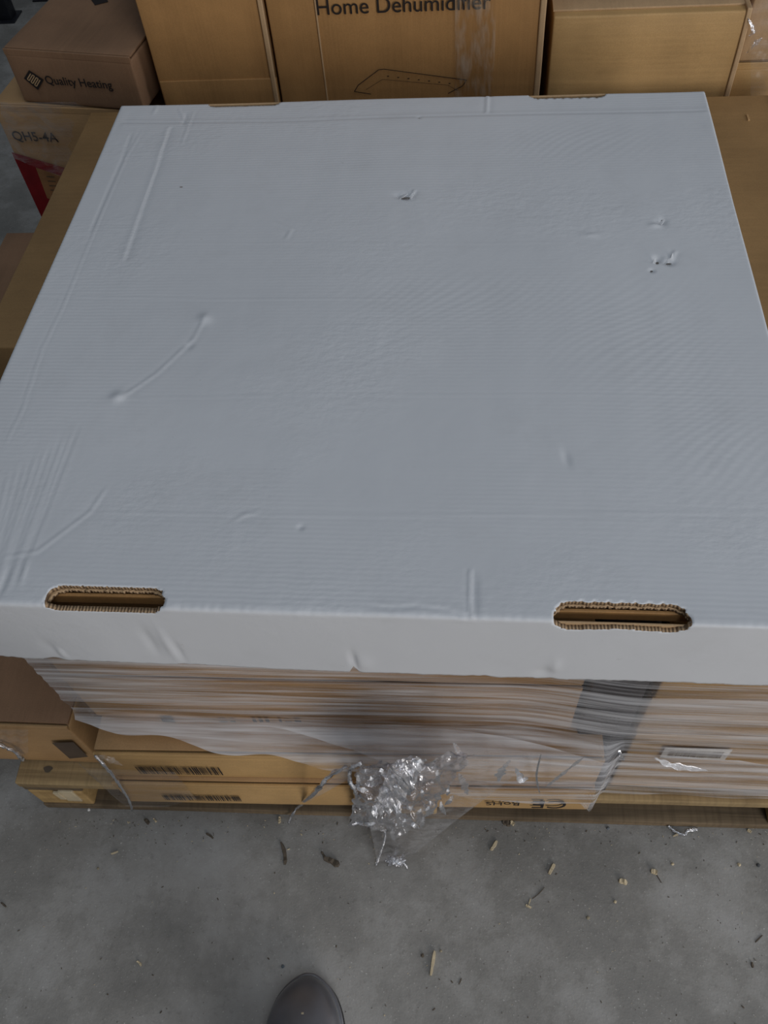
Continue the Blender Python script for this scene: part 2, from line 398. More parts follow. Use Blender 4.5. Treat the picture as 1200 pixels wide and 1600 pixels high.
# ---------------------------------------------------------------- big brown carton that carries the lid
big = carton('large plain brown carton on the pallet, showing on both sides of the white lid', -.805, .64, .975, 1.675, .147, .6475, 0, KRAFT_TOP, KRAFT_TOP, seed=80, bulge=.001, flaps=None, wob=.001)
c = on(1168, 183, .648) - big.location
bm = bmesh.new(); rbox(bm, (c.x - .002, c.y - .012, .4995), (c.x + .002, c.y + .008, .5030), .001, 3, .001); link('torn_flap', bm, KRAFT, big, label='small torn cut in the top')
bm = bmesh.new(); tube(bm, [Vector((c.x + .055, .002 + .7 * i / 20, .503 + .0005 * math.sin(i))) for i in range(21)], .0016, 6); link('seam', bm, KRAFT_DARK, big)

# ---------------------------------------------------------------- rear cartons
YR = 1.74
p0 = at(253, 157, YR); p1 = at(424, 127, YR)
tall = carton('tall brown carton behind the lid, between the small carton and the printed one', at(212, 0, YR).x - .004, at(409, 0, YR).x, YR + .006, YR + .45, 0, 1.12, 0, KRAFT_WARM, KRAFT_WARM, seed=90, bulge=.001, flaps='x')
zf = at(340, 126, YR).z
bm = bmesh.new(); rbox(bm, (0.004, -.0045, 0.2), (p1.x - p0.x + .010, .001, zf), .0025, 10, .001); link('flap', bm, KRAFT_WARM, tall)
bm = bmesh.new(); xe = at(409, 0, YR).x - tall.location.x + .004; rbox(bm, (xe - .014, -.007, .2), (xe - .004, .01, 1.1), .003, 10, .001); link('edge_strip', bm, KRAFT_PALE, tall, label='pale outer edge of the board')

cx0, cx1 = at(414, 0, YR).x, at(848, 60, YR).x
deh = carton('large brown carton printed with the heading of a dehumidifier, behind the lid', cx0, cx1, YR, YR + .5, 0, 1.15, 0, KRAFT_WARM, KRAFT_WARM, seed=95, bulge=.001, flaps='x')
def dl(px, py): p = at(px, py, YR); return p.x - cx0, p.z
a, za = dl(494, 20); b, _ = dl(764, 12)
t = text('printed_heading', 'Home Dehumidifier', .05, INK, deh, (a, -.0055, za - .002), (math.pi / 2, 0, 0), 1)
t.scale.x = t.scale.y = (b - a) / max(1e-6, t.dimensions.x if t.dimensions.x else .4)
bm = bmesh.new()
def stroke(bm, pts, wd, y=-.0052):
    for (a, za), (b, zb) in zip(pts, pts[1:]):
        d = Vector((b - a, zb - za)); n = Vector((-d.y, d.x)).normalized() * wd / 2
        bm.faces.new([bm.verts.new((x, y, z)) for x, z in ((a - n.x, za - n.y), (b - n.x, zb - n.y), (b + n.x, zb + n.y), (a + n.x, za + n.y))])
stroke(bm, [dl(*p) for p in ((700, 144), (723, 132), (729, 123), (600, 106), (592, 107), (560, 131), (554, 141), (580, 145))], .0016)
stroke(bm, [dl(*p) for p in ((572, 138), (598, 122), (700, 131), (716, 140))], .0008)
for q in range(7):
    a, za = dl(605 + 16 * q, 117 + 1.9 * q); stroke(bm, [(a, za), (a + .004, za)], .002)
link('printed_drawing', bm, INK, deh, smooth=False, label='line drawing of a flat tray')
a0, _ = dl(711, 0); a1, _ = dl(768, 0)
k = int(24); P = np.zeros((60, k, 3))
for i in range(60):
    for j in range(k):
        x = a0 + (a1 - a0 + .01) * j / (k - 1); z = .3 + .85 * i / 59
        P[i, j] = (x, -.0062 - .0012 * abs(noise.noise(Vector((x * 60, z * 22, 1)))), z)
link('packing_tape', grid_mesh(P), TAPE, deh, label='clear glossy tape, wrinkled')
a, za = dl(500, 60); bm = bmesh.new(); rbox(bm, (a - .0015, -.0052, .2), (a + .0015, -.003, 1.14), .001, 10, .001); link('score_line', bm, KRAFT_PALE, deh)
a, za = dl(850, 60); bm = bmesh.new(); rbox(bm, (cx1 - cx0 - .010, -.005, .2), (cx1 - cx0 + .002, .01, 1.14), .003, 10, .001); link('edge_strip', bm, KRAFT_PALE, deh, label='pale outer edge of the board')

rx0, rx1 = at(866, 22, YR).x, at(1169, 28, YR).x; rz = at(1010, 22, YR).z
rb = carton('brown carton behind the right half of the lid, its top in view', rx0, rx1, YR, YR + .45, 0, rz, 0, KRAFT_YEL, KRAFT_YEL, seed=100, bulge=.004, flaps=None)
bm = bmesh.new(); rbox(bm, (-.001, .02, rz), (rx1 - rx0 + .001, .44, rz + .004), .0015, 8, .001); link('flap', bm, KRAFT_PALE, rb)
bm = bmesh.new(); rbox(bm, (rx1 - rx0 - .006, -.005, rz - .19), (rx1 - rx0 + .004, .06, rz + .006), .003, 8, .0035); link('corner_crease', bm, KRAFT_PALE, rb, label='crushed pale corner')
for nm, z0, z1, lab in (('a', 0, at(1170, 98, YR + .03).z, 'far right brown carton behind the lid, lower of two'), ('b', at(1170, 97, YR + .03).z + .002, .96, 'far right brown carton behind the lid, upper of two')):
    carton(lab, rx1 + .012, rx1 + .42, YR + .03, YR + .4, z0, z1, 0, KRAFT_PALE if nm == 'b' else KRAFT_YEL, KRAFT_PALE, seed=110, bulge=.003)
# small printed carton at the left, on the wrapped one
qa, qb = at(3, 76, 1.77), at(201, 89, 1.716)
qyaw = math.atan2(qb.y - qa.y, qb.x - qa.x); QW = math.hypot(qb.x - qa.x, qb.y - qa.y)
zt = (qa.z + qb.z) / 2; zb_ = at(150, 171, 1.73).z
q = carton('small brown carton with logo and lettering on its end, left behind the lid', qa.x, qa.x + QW, qa.y, qa.y + .24, zb_, zt, qyaw, KRAFT_DARK, KRAFT_DARK, flaps='one', seed=120, bulge=.0015)
a, za = lpt(q, 74, 129); b, _ = lpt(q, 178, 139)
t = text('printed_lettering', 'Quality Heating', .03, INK, q, (a, -.0045, za), (math.pi / 2, 0, 0), 1, .0002)
LT = (t, b - a, za)
ca = [lpt(q, *p) for p in ((39, 121), (47, 108), (70, 123), (61, 139))]
bm = bmesh.new(); bm.faces.new([bm.verts.new((x, -.0045, z)) for x, z in ca][::-1]); lg = link('printed_logo', bm, INK, q, smooth=False)
bm = bmesh.new()
def il(u_, v_):
    (ax, az), (bx, bz), (cx, cz), (dx, dz) = ca
    return ((1 - u_) * ((1 - v_) * ax + v_ * bx) + u_ * ((1 - v_) * dx + v_ * cx), (1 - u_) * ((1 - v_) * az + v_ * bz) + u_ * ((1 - v_) * dz + v_ * cz))
pts = []
for i in range(6): pts += [il(.18 + .128 * i, .18 if i % 2 else .82), il(.18 + .128 * i, .82 if i % 2 else .18)] if i % 2 == 0 else [il(.18 + .128 * i, .18), il(.18 + .128 * i, .82)]
stroke(bm, pts, .0022, -.005); link('logo_line', bm, KRAFT_PALE, lg, smooth=False)
# logo on its top
bm = bmesh.new(); c = on(152, 4, zt + .001)
cl_ = Matrix.Rotation(-qyaw, 3, 'Z') @ (c - q.location)
bm.faces.new([bm.verts.new((cl_.x + x, cl_.y + y, zt - zb_ + .0012)) for x, y in ((-.022, .012), (.0, -.012), (.024, .006), (.004, .035))]); link('printed_logo', bm, INK, q, smooth=False)

wq0 = at(0, 196, 1.78); wz = zb_ - .003
wq = carton('brown carton with red print and torn film, under the small lettered carton', at(18, 232, 1.765).x - .03, -.755, 1.765, 2.1, 0, wz, qyaw * .6, KRAFT, KRAFT, seed=130, bulge=.002)
wx = at(18, 232, 1.765).x; wq.location.x = wx
a, za = lpt(wq, 23, 217); b, _ = lpt(wq, 98, 233)
t = text('printed_lettering', 'QH5-4A', .05, INK, wq, (a, -.0045, za), (math.pi / 2, 0, 0), 1, .0004); LT2 = (t, b - a)
a0, z0 = lpt(wq, 19, 236); a1, z1 = lpt(wq, 150, 275); _, z2 = lpt(wq, 90, 420)
bm = bmesh.new(); bm.faces.new([bm.verts.new(v) for v in ((a0, -.0042, z2), (a1, -.0042, z2), (a1, -.0042, z1), (a0, -.0042, z0))]); rp = link('red_print', bm, RED, wq, smooth=False, label='red printed panel')
bb = [lpt(wq, *p) for p in ((57, 260), (112, 278), (118, 320), (75, 308))]
bm = bmesh.new(); bm.faces.new([bm.verts.new((x, -.0046, z)) for x, z in bb][::-1]); link('label', bm, PALE_TAN, rp, smooth=False)
bm = bmesh.new()
for i in range(5):
    x, z = lpt(wq, 74 + i * 2, 274 + i * 7); stroke(bm, [(x, z), (x + .02, z)], .003, -.005)
link('printed_lines', bm, INK_FADED, rp, smooth=False)
# black rack posts far behind
for (px, py, lab, w_) in ((13, 28, 'black steel post on the floor behind the small lettered carton', .055), (68, -6, 'second black steel post further back behind the cartons', .04)):
    p = on(px, py, 0)
    t = thing('steel_post', lab, 'post', (p.x, p.y, 0))
    bm = bmesh.new(); rbox(bm, (-w_ / 2, -.03, .006), (w_ / 2, .03, .52), .003, 3); link('upright', bm, STEEL_BLACK, t)
    bm = bmesh.new(); rbox(bm, (-w_ * .8, -.05, 0), (w_ * .8, .05, .006), .001, 2); link('foot_plate', bm, STEEL_BLACK, t)

# ---------------------------------------------------------------- the white lid
LX0, LX1, LY0, LY1, LZ, LB = -.6239, .3873, .4205, 1.4248, .8, .6632
R_ = .003; SK = LZ - LB
st = .0028
ue = SK - .004
U = np.arange(LX0 - ue, LX1 + ue + st / 2, st); V = np.arange(LY0 - SK, LY1 + SK + st / 2, st)
UU, VV = np.meshgrid(U, V)
def w2(px, py): p = on(px, py, LZ); return np.array([p.x, p.y])
# hand slots as rounded bars in the unfolded sheet
slots = [(-.459, -.324, .413, .446, 0), (.094, .234, .405, .4445, 1), (-.466, -.332, 1.413, 1.446, 0), (.094, .226, 1.411, 1.446, 0)]
def sdf(X, Y, s_):
    x0, x1, y0, y1, wav = s_; r = (y1 - y0) / 2; cx = np.clip(X, x0 + r, x1 - r); cy = (y0 + y1) / 2
    d = np.hypot(X - cx, Y - cy) - r
    if wav: d = d + np.where(Y < cy, .004 * np.exp(-((X - (x0 + x1) / 2) / .03) ** 2), 0)
    return d + .0007 * np.sin(X * 900) * (1 + .5 * np.sin(X * 251))
D0 = np.full(UU.shape, 9.)
for s_ in slots:
    d = sdf(UU, VV, s_); e = 1e-4
    gx = (sdf(UU + e, VV, s_) - d) / e; gy = (sdf(UU, VV + e, s_) - d) / e; gn = np.maximum(np.hypot(gx, gy), .5)
    m = np.abs(d) < st * .62; UU = np.where(m, UU - d * gx / gn ** 2, UU); VV = np.where(m, VV - d * gy / gn ** 2, VV)
    D0 = np.minimum(D0, np.where(m, 0, d))
# jagged lower hem
n_ = lambda x, s, k: np.array([noise.noise(Vector((v * s, k, 0))) for v in x])
hem = .003 * n_(U, 34, 1.) + .0016 * n_(U, 120, 2.) + .0042 * np.round(n_(U, 14, 4.) * 2) / 2
hem = hem[None, :] * np.clip((LY0 - VV - SK * .6) / (SK * .4), 0, 1); VV = VV + hem
# height field of dents and creases
Hh = np.zeros(UU.shape)
def crease(pts, amp, wd, kind='ridge', taper=.02, jit=0):
    global Hh
    P = [w2(*p) for p in pts]; L = sum(np.linalg.norm(b - a) for a, b in zip(P, P[1:])); acc = 0
    best = np.full(UU.shape, 9.); sg = np.zeros(UU.shape); ln = np.zeros(UU.shape)
    for a, b in zip(P, P[1:]):
        d = b - a; l = np.linalg.norm(d); d = d / l
        t = np.clip((UU - a[0]) * d[0] + (VV - a[1]) * d[1], 0, l); px = UU - a[0] - t * d[0]; py = VV - a[1] - t * d[1]
        r = np.hypot(px, py); m = r < best; best = np.where(m, r, best); sg = np.where(m, np.sign(px * d[1] - py * d[0]), sg); ln = np.where(m, acc + t, ln); acc += l
    tp = np.clip(np.minimum(ln, L - ln) / taper, 0.0, 1); tp = tp * (1 + jit * np.sin(ln * 400) * np.sin(ln * 173))
    g = np.exp(-(best / wd) ** 2)
    if kind == 'ridge': Hh += amp * g * tp
    elif kind == 'step': Hh += amp * tp * sg * np.exp(-(best / (wd * 4)) ** 2) * np.clip(best / wd, 0, 1)
    else: Hh += amp * tp * (g - .55 * np.exp(-(best / wd / 2.2) ** 2))
def dent(px, py, rx, ry, amp, ang=0):
    global Hh
    c = w2(px, py); dx = UU - c[0]; dy = VV - c[1]; ca_, sa_ = math.cos(ang), math.sin(ang)
    a = dx * ca_ + dy * sa_; b = -dx * sa_ + dy * ca_; Hh += amp * np.exp(-(a / rx) ** 2 - (b / ry) ** 2)
crease([(266, 198), (248, 255), (222, 330), (194, 408)], .0007, .0018, 'step', .004, .15)
crease([(266, 198), (248, 255), (222, 330), (194, 408)], -.0008, .0014)
crease([(225, 200), (197, 245), (160, 330), (128, 405), (98, 480), (66, 545), (35, 640), (5, 700)], .0009, .002, 'w', .03)
crease([(207, 205), (190, 250), (150, 340), (140, 365)], -.0009, .002)
crease([(303, 172), (283, 228)], .0014, .002, 'w', .01); crease([(293, 172), (285, 200)], -.0014, .002); crease([(278, 168), (290, 190), (300, 196)], .0014, .0025, 'w', .01); crease([(247, 162), (238, 182)], .001, .003)
crease([(188, 192), (430, 190), (760, 180), (1108, 172)], -.0009, .003, 'ridge', .01)
crease([(188, 190), (430, 188), (760, 178), (1108, 170)], .0006, .008, 'step', .01)
crease([(-40, 458), (60, 461), (330, 468), (640, 468)], .0006, .002, 'w', .03)
crease([(60, 625), (500, 616), (1250, 620)], .0005, .0018, 'w', .03)
crease([(220, 380), (640, 380), (900, 380)], .00035, .002, 'w', .05)
crease([(100, 800), (600, 806), (1250, 800)], .0004, .0025, 'w', .05)
crease([(325, 488), (302, 530), (245, 583), (180, 627)], .0010, .003, 'w', .02, .3)
dent(320, 498, .008, .010, .0028, .5); dent(184, 620, .009, .008, .0030, .4); dent(296, 540, .005, .006, -.0015)
crease([(170, 755), (140, 800), (58, 862), (0, 872)], .0011, .0025, 'w', .02)
for i in range(6):
    crease([(125 - 22 * i, 660 + 14 * i), (70 - 16 * i, 800 + 8 * i), (18 - 9 * i, 930)], .0010 * (1 if i % 2 else -1), .0024, 'w', .03, .3)
crease([(45, 860), (32, 920)], .0012, .002); crease([(20, 880), (-8, 945)], -.0014, .003)
crease([(411, 797), (385, 803), (360, 816)], .001, .003, 'w', .01); dent(470, 824, .003, .003, -.002)
crease([(430, 345), (455, 358), (445, 376)], .001, .003, 'w', .01); dent(885, 716, .004, .012, -.0015, .2)
crease([(735, 888), (734, 930), (738, 972)], .0022, .002, 'w', .006, .3); crease([(742, 890), (742, 968)], -.0012, .004)
crease([(762, 148), (760, 178)], .0022, .003, 'w', .006)
for (a, b, c_, d_, e_) in ((632, 305, .013, .007, -.0025), (1035, 346, .006, .008, -.003), (1027, 405, .006, .006, -.0035), (1045, 410, .006, .005, -.0035), (1019, 423, .003, .003, -.003), (924, 368, .012, .005, .0012), (1022, 352, .008, .004, .0018), (655, 185, .003, .003, -.0015)):
    dent(a, b, c_, d_, e_)
crease([(1056, 390), (1045, 412)], .002, .003, 'w', .005); crease([(648, 296), (640, 312)], .003, .002, 'w', .004); crease([(617, 306), (648, 312)], -.002, .003)
crease([(1035, 405), (1052, 415)], -.002, .002)
crease([(560, 945), (610, 952), (650, 948), (700, 955), (755, 972)], -.0012, .003, 'w', .02, .6)
# ripples in the board on the right
rp_ = np.zeros(UU.shape)
for (px, py, sx_, sy_) in ((990, 520, .10, .10), (1120, 700, .07, .08), (700, 470, .13, .05), (900, 220, .12, .05)):
    c = w2(px, py); rp_ += np.exp(-((UU - c[0]) / sx_) ** 2 - ((VV - c[1]) / sy_) ** 2)
Hh += .00022 * rp_ * np.sin(UU * 330 + 3 * np.sin(VV * 40)) * np.sin(VV * 420 + 2 * np.sin(UU * 31))
Hh += .00012 * np.sin(VV * 900) * np.clip(np.exp(-((UU - LX0) / .09) ** 2) + np.exp(-((VV - LY0) / .06) ** 2) * .9 + np.exp(-((VV - LY1) / .05) ** 2), 0, 1)
low = np.zeros(UU.shape)
cs = 24
gu = np.linspace(U[0], U[-1], cs); gv = np.linspace(V[0], V[-1], cs)
G = np.array([[noise.noise(Vector((a * 4, b * 4, 5))) for a in gu] for b in gv])
iu = (UU - U[0]) / (U[-1] - U[0]) * (cs - 1); iv = (VV - V[0]) / (V[-1] - V[0]) * (cs - 1)
i0 = np.clip(np.floor(iu).astype(int), 0, cs - 2); j0 = np.clip(np.floor(iv).astype(int), 0, cs - 2); fu = iu - i0; fv = iv - j0
fu = np.clip(fu * fu * (3 - 2 * fu), 0, 1); fv = np.clip(fv * fv * (3 - 2 * fv), 0, 1)
low = (G[j0, i0] * (1 - fu) + G[j0, i0 + 1] * fu) * (1 - fv) + (G[j0 + 1, i0] * (1 - fu) + G[j0 + 1, i0 + 1] * fu) * fv
Hh += low * .0022
# a little dish along the middle of the sheet on the skirt side
def fold(s, lo, hi):
    """distance along the sheet -> position across and drop below the top, rounded at both folds"""
    pos = s.copy(); drop = np.zeros(s.shape); nx = np.zeros(s.shape)
    for sgn, e in ((-1, lo), (1, hi)):
        t = (s - (e - sgn * R_)) * sgn; arc = R_ * math.pi / 2; th = np.clip(t / R_, 0, math.pi / 2); m = t > 0
        pos = np.where(m, (e - sgn * R_) + sgn * R_ * np.sin(th), pos); drop = np.where(m, R_ * (1 - np.cos(th)) + np.maximum(t - arc, 0), drop); nx = np.where(m, sgn * np.sin(th), nx)
    return pos, drop, nx
X_, dx_, nx_ = fold(UU, LX0, LX1); Y_, dy_, ny_ = fold(VV, LY0, LY1)
nz_ = np.sqrt(np.clip(1 - np.maximum(nx_ ** 2, ny_ ** 2), 0, 1))
skd = np.clip(LY0 - VV, 0, 1)
Hh += np.where(VV < LY0, .003 * np.sin((UU - LX0) / (LX1 - LX0) * math.pi) * np.clip(skd / SK, 0, 1), 0)
PP = np.stack([X_ + nx_ * Hh, Y_ + ny_ * Hh, LZ - dx_ - dy_ + nz_ * Hh], -1)
# dents on the front skirt
def skdent(px, py, rx, rz, amp):
    p = at(px, py, LY0); m = np.exp(-((PP[..., 0] - p.x) / rx) ** 2 - ((PP[..., 2] - p.z) / rz) ** 2) * (VV < LY0 + .002); PP[..., 1] += amp * m * .55
for a in ((553, 1030, .004, .022, .006), (566, 1033, .012, .018, -.003), (852, 1048, .010, .012, .004), (866, 1040, .006, .02, -.003), (1158, 1010, .003, .02, .0), (235, 1000, .006, .03, .0035), (262, 1005, .005, .035, -.003), (280, 1015, .004, .025, .003), (80, 1010, .01, .02, .003), (96, 1018, .004, .015, -.004)): skdent(*a)
# small tear notches in the hem
for (px, wd, dp) in ((552, .0035, .016), (96, .010, .006), (760, .006, .003), (335, .02, .002), (860, .012, .004)):
    p = at(px, 1035, LY0); m = np.exp(-((PP[..., 0] - p.x) / wd) ** 2) * np.clip((LB + .03 - PP[..., 2]) / .03, 0, 1) * (VV < LY0); PP[..., 2] += dp * m
fz = np.exp(-((VV - LY0) / .006) ** 2); PP[..., 2] -= fz * (.0012 * np.abs(n_(U, 22, 8.))[None, :] + .0012 * np.abs(n_(U, 90, 9.))[None, :])
inu = (UU < LX0) | (UU > LX1); inv = (VV < LY0 - .001) | (VV > LY1 + .001)
dc = (D0[:-1, :-1] + D0[1:, 1:] + D0[:-1, 1:] + D0[1:, :-1]) / 4
cor = ((inu & inv)[:-1, :-1]) & ((inu & inv)[1:, 1:])
keep = (dc > 0) & ~cor
lid = thing('box_lid', 'large white corrugated lid with four hand slots, on top of the pallet load', 'lid', (0, 0, 0))
me = grid_mesh(PP, keep)
sh = link('top_shell', me, [WHITE, EDGE], lid)
md = sh.modifiers.new('board', 'SOLIDIFY'); md.thickness = .0062; md.offset = -1; md.use_rim = True; md.material_offset_rim = 1; md.use_even_offset = False
# inner board flaps seen through the slots
for s_ in slots[:2]:
    x0, x1 = s_[0] - .03, s_[1] + .03
    for k_, (zc, ins, m_) in enumerate(((.7925, -.0012, EDGE),)):
        uu = np.arange(x0, x1, .002); vv = np.arange(LY0 + .009, s_[3] + .045, .002); A, B = np.meshgrid(uu, vv)
        q_ = (s_[0] + .002 * k_, s_[1] + .001, LY0 - .02, s_[3] + ins - .0022 * k_, 0); d = sdf(A, B, q_); e = 1e-4
        gx = (sdf(A + e, B, q_) - d) / e; gy = (sdf(A, B + e, q_) - d) / e; m = np.abs(d) < .0013
        A2 = np.where(m, A - d * gx, A); B2 = np.where(m, B - d * gy, B); dd = np.where(m, 0, d)
        kp_ = (dd[:-1, :-1] + dd[1:, 1:] + dd[:-1, 1:] + dd[1:, :-1]) > 0
        o = link('inner_flap', grid_mesh(np.stack([A2, B2, np.full(A.shape, zc) + .0006 * np.sin(A * 300)], -1), kp_), [KRAFT_PALE, EDGE], lid)
        md = o.modifiers.new('board', 'SOLIDIFY'); md.thickness = .0035; md.offset = -1; md.use_rim = True; md.material_offset_rim = 1
    # inner skirt ply leaning behind the slot's lower lip
    bm = bmesh.new(); rbox(bm, (x0, LY0 + .0050, .70), (x1, LY0 + .0072, .7880), .001, 12, .0010); link('inner_ply', bm, KRAFT_PALE, lid)
for s_ in slots[:2]:
    bm = bmesh.new(); rbox(bm, (s_[0] - .02, s_[3] - .0052, .7705), (s_[1] + .02, s_[3] - .0012, .7870), .001, 12, .0015); link('inner_wall', bm, KRAFT_WARM, lid)
for s_ in slots[2:]:
    bm = bmesh.new(); rbox(bm, (s_[0] + .001, 1.4203, .70), (s_[1] - .001, 1.4243, .7990), .0008, 24, .0016); link('outer_ply', bm, KRAFT_PALE, lid)
    bm = bmesh.new(); rbox(bm, (s_[0] - .01, s_[2] + .0008, .70), (s_[1] + .01, s_[2] + .0045, .7925), .0008, 14, .0012, 0, 3); link('inner_ply', bm, EDGE, lid)
# torn paper tips
def tip(px, py, ln, wd, ang, mat=WHITE, nm='torn_paper'):
    c = on(px, py, LZ); bm = bmesh.new(); d = Vector((math.cos(ang), math.sin(ang), 0)); n = Vector((-d.y, d.x, 0))
    a = bm.verts.new(c + Vector((0, 0, -.0008)) - n * wd / 2); b = bm.verts.new(c + Vector((0, 0, -.0008)) + n * wd / 2)
    e = bm.verts.new(c + d * ln * .6 + n * wd * .35 + Vector((0, 0, .003))); f = bm.verts.new(c + d * ln + Vector((0, 0, .0045))); g_ = bm.verts.new(c + d * ln * .5 - n * wd * .4 + Vector((0, 0, .002)))
    bm.faces.new((a, b, e)); bm.faces.new((a, e, f)); bm.faces.new((a, f, g_))
    o = link(nm, bm, mat, lid, smooth=False); m_ = o.modifiers.new('ply', 'SOLIDIFY'); m_.thickness = .0008
tip(624, 309, .014, .007, .2); tip(640, 310, .013, .006, .9); tip(1022, 412, .008, .005, 1.2); tip(1040, 412, .010, .005, .7); tip(1050, 405, .008, .004, 1.4); tip(1032, 350, .007, .005, .6)
def mark(px, py, rx, ry, mat, ang=0):
    c = on(px, py, LZ + .0012); bm = bmesh.new()
    vs = [bm.verts.new(c + Vector((rx * math.cos(a) * math.cos(ang) - ry * math.sin(a) * math.sin(ang), rx * math.cos(a) * math.sin(ang) + ry * math.sin(a) * math.cos(ang), .0))) for a in [i * math.pi / 5 for i in range(10)]]
    bm.faces.new(vs); link('puncture', bm, mat, lid, smooth=False)
PIT = plain('torn_grey_board', (96, 90, 84), .9)
mark(634, 309.5, .007, .0018, PIT, .1); mark(1027, 411, .0025, .002, PIT); mark(1045, 412.5, .004, .0016, PIT); mark(1018, 424, .002, .0016, PIT); mark(1035, 345, .002, .002, PIT); mark(283, 292, .0028, .0007, INK_FADED); mark(655, 185, .002, .001, INK_FADED)

# ---------------------------------------------------------------- stretch film
wrap = thing('stretch_film', 'clear streaky stretch film wound round the cartons below the lid', 'plastic film', (0, 0, 0))
def filmgrid(name, mat, fn, nu, nv, parent, **kw):
    P = np.zeros((nv, nu, 3))
    for j in range(nv):
        for i in range(nu): P[j, i] = fn(i / (nu - 1), j / (nv - 1))
    return link(name, grid_mesh(P), mat, parent, **kw)
def lerp(a, b, t): return a + (b - a) * t
def sstep(a, b, x): t = min(1, max(0, (x - a) / (b - a))); return t * t * (3 - 2 * t)
XR = .63
def fbot(x):                             # lower edge of the wound film along the front
    return float(np.interp(x, (-.60, -.56, -.45, -.33, -.22, -.12, -.04, .03, .19, .217, .24, .5), (.41, .405, .392, .378, .368, .352, .29, .235, .228, .158, .166, .172))) + .004 * math.sin(x * 40)
def yfront(x, z):
    low = .384 + (x + .56) * math.tan(YL); up = .452 + (x + .567) * math.tan(YU)
    if x > .06: low = lerp(low, .449, sstep(.205, .235, x)); up = lerp(up, .448, sstep(.06, .245, x))
    return lerp(low, up, sstep(.345, .43, z))
def wfn(u_, v_):
    x = lerp(-.574, XR, u_); zt_ = .652; z = lerp(fbot(x), zt_, v_)
    xx = x
    y = yfront(x, z) - .004
    if x < -.575: y += (-.575 - x) * 3.0
    cr = noise.noise(Vector((x * 1.3, (z + x * .045) * 38, 2))) + .5 * noise.noise(Vector((x * 2, (z + x * .06) * 95, 7)))
    y -= .0045 * abs(cr) + .002
    z += .003 * noise.noise(Vector((x * 6, 0, 3))) * (1 - v_)
    return (xx, y, z)
filmgrid('front_sheet', FILM_WRAP, wfn, 260, 190, wrap)
# second, looser winding crossing at a slant
def w2fn(u_, v_):
    x = lerp(-.30, XR, u_); zc = lerp(.418, .30, u_); z = zc + lerp(-.022, .036, v_) * sstep(-.02, .35, u_)
    y = yfront(x, z) - .014 - .006 * abs(noise.noise(Vector((x * 2, z * 60, 9))))
    return (x, y, z)
filmgrid('slanting_band', FILM_WRAP, w2fn, 200, 40, wrap)
# slack web at the left corner
ca1 = at(45, 1029, .47); cb1 = at(150, 1112, .45); 
def cfn(u_, v_):
    a = Vector((-.5675, .458, lerp(.365, .648, v_))); e = lerp(.0, .050, max(0, v_ - .22) / .78) ; b = a + Vector((-e, .05, 0))
    p = a.lerp(b, u_); p.y += .004 * noise.noise(Vector((u_ * 3, v_ * 9, 0))); return p
filmgrid('corner_web', FILM_VEIL, cfn, 16, 40, wrap)
# creased highlights: narrow raised folds lying on the sheet
def foldstrip(parent, pxs, y_or, wd, mat, nm='fold', lift=.006, seed=0, nv=Vector((.12, -.36, .92))):
    pts = smooth_path([at(px, py, yy) for px, py, yy in pxs], 10); n = len(pts); P = np.zeros((n, 5, 3))
    for i, p in enumerate(pts):
        t = (pts[min(i + 1, n - 1)] - pts[max(0, i - 1)]).normalized(); s_ = t.cross(nv).normalized()
        w_ = wd * .5 * math.sin(math.pi * (i + .6) / (n + .2)) * (1 + 1.1 * noise.noise(Vector((i * .45, seed * 3.7, 0))))
        for j in range(5): P[i, j] = p + s_ * w_ * (j - 2) / 2 + nv * (lift * (.5, .1, .6, .2, .5)[j] * .5)
    return link(nm, grid_mesh(P), mat, parent)
foldstrip(wrap, [(1022, 1184, .425), (1050, 1196, .425), (1105, 1204, .425)], 0, .008, FILM_GLINT, seed=1)
foldstrip(wrap, [(955, 1183, .395), (968, 1178, .395), (975, 1188, .395)], 0, .006, FILM_CRUMPLE, seed=2)
foldstrip(wrap, [(708, 1160, .37), (724, 1190, .37), (719, 1202, .37)], 0, .012, FILM_GLINT, seed=3)
foldstrip(wrap, [(716, 1208, .37), (726, 1228, .37), (731, 1242, .37)], 0, .010, FILM_GLINT, seed=4)
foldstrip(wrap, [(797, 1188, .38), (783, 1205, .38), (779, 1222, .38)], 0, .012, FILM_GLINT, seed=5)
foldstrip(wrap, [(805, 1200, .38), (815, 1218, .38), (824, 1214, .38)], 0, .010, FILM_GLINT, seed=6)
foldstrip(wrap, [(845, 1178, .39), (838, 1212, .39), (843, 1240, .39)], 0, .004, FILM_ROPE, seed=7)
foldstrip(wrap, [(918, 1178, .39), (880, 1208, .39), (850, 1232, .39)], 0, .004, FILM_ROPE, seed=8)

# film clinging to the left end of the lower cartons
lf = thing('film_sheet', 'loose clear film drooping from the left end of the barcode cartons', 'plastic film', (0, 0, 0))
def lfn(u_, v_):
    x = lerp(-.575, -.43, u_); zt_ = lerp(.354, .338, u_); zb2 = lerp(.150, .200, sstep(.5, 1, u_)); z = lerp(zb2, zt_, v_)
    y = .386 + (x + .56) * math.tan(YL) - .003 - .003 * abs(noise.noise(Vector((x * 3, (z) * 30, 4))))
    if u_ < .06: x -= .010 * (1 + noise.noise(Vector((0, z * 60, 0)))) * (1 - u_ / .06) ; y += .012 * (1 - u_ / .06)
    return (x, y, z)
filmgrid('sheet', FILM_THIN, lfn, 80, 60, lf)
bm = bmesh.new(); tube(bm, smooth_path([at(148, 1180, .394), at(165, 1198, .385), at(180, 1216, .383), at(196, 1240, .382), at(205, 1258, .384), on(206, 1266, .05)], 6), [.0032 - .00005 * i for i in range(31)], 7, .5); link('twisted_edge', bm, FILM_ROPE, lf)
foldstrip(lf, [(152, 1180, .388), (170, 1186, .386), (192, 1196, .386)], 0, .007, FILM_VEIL, seed=11)
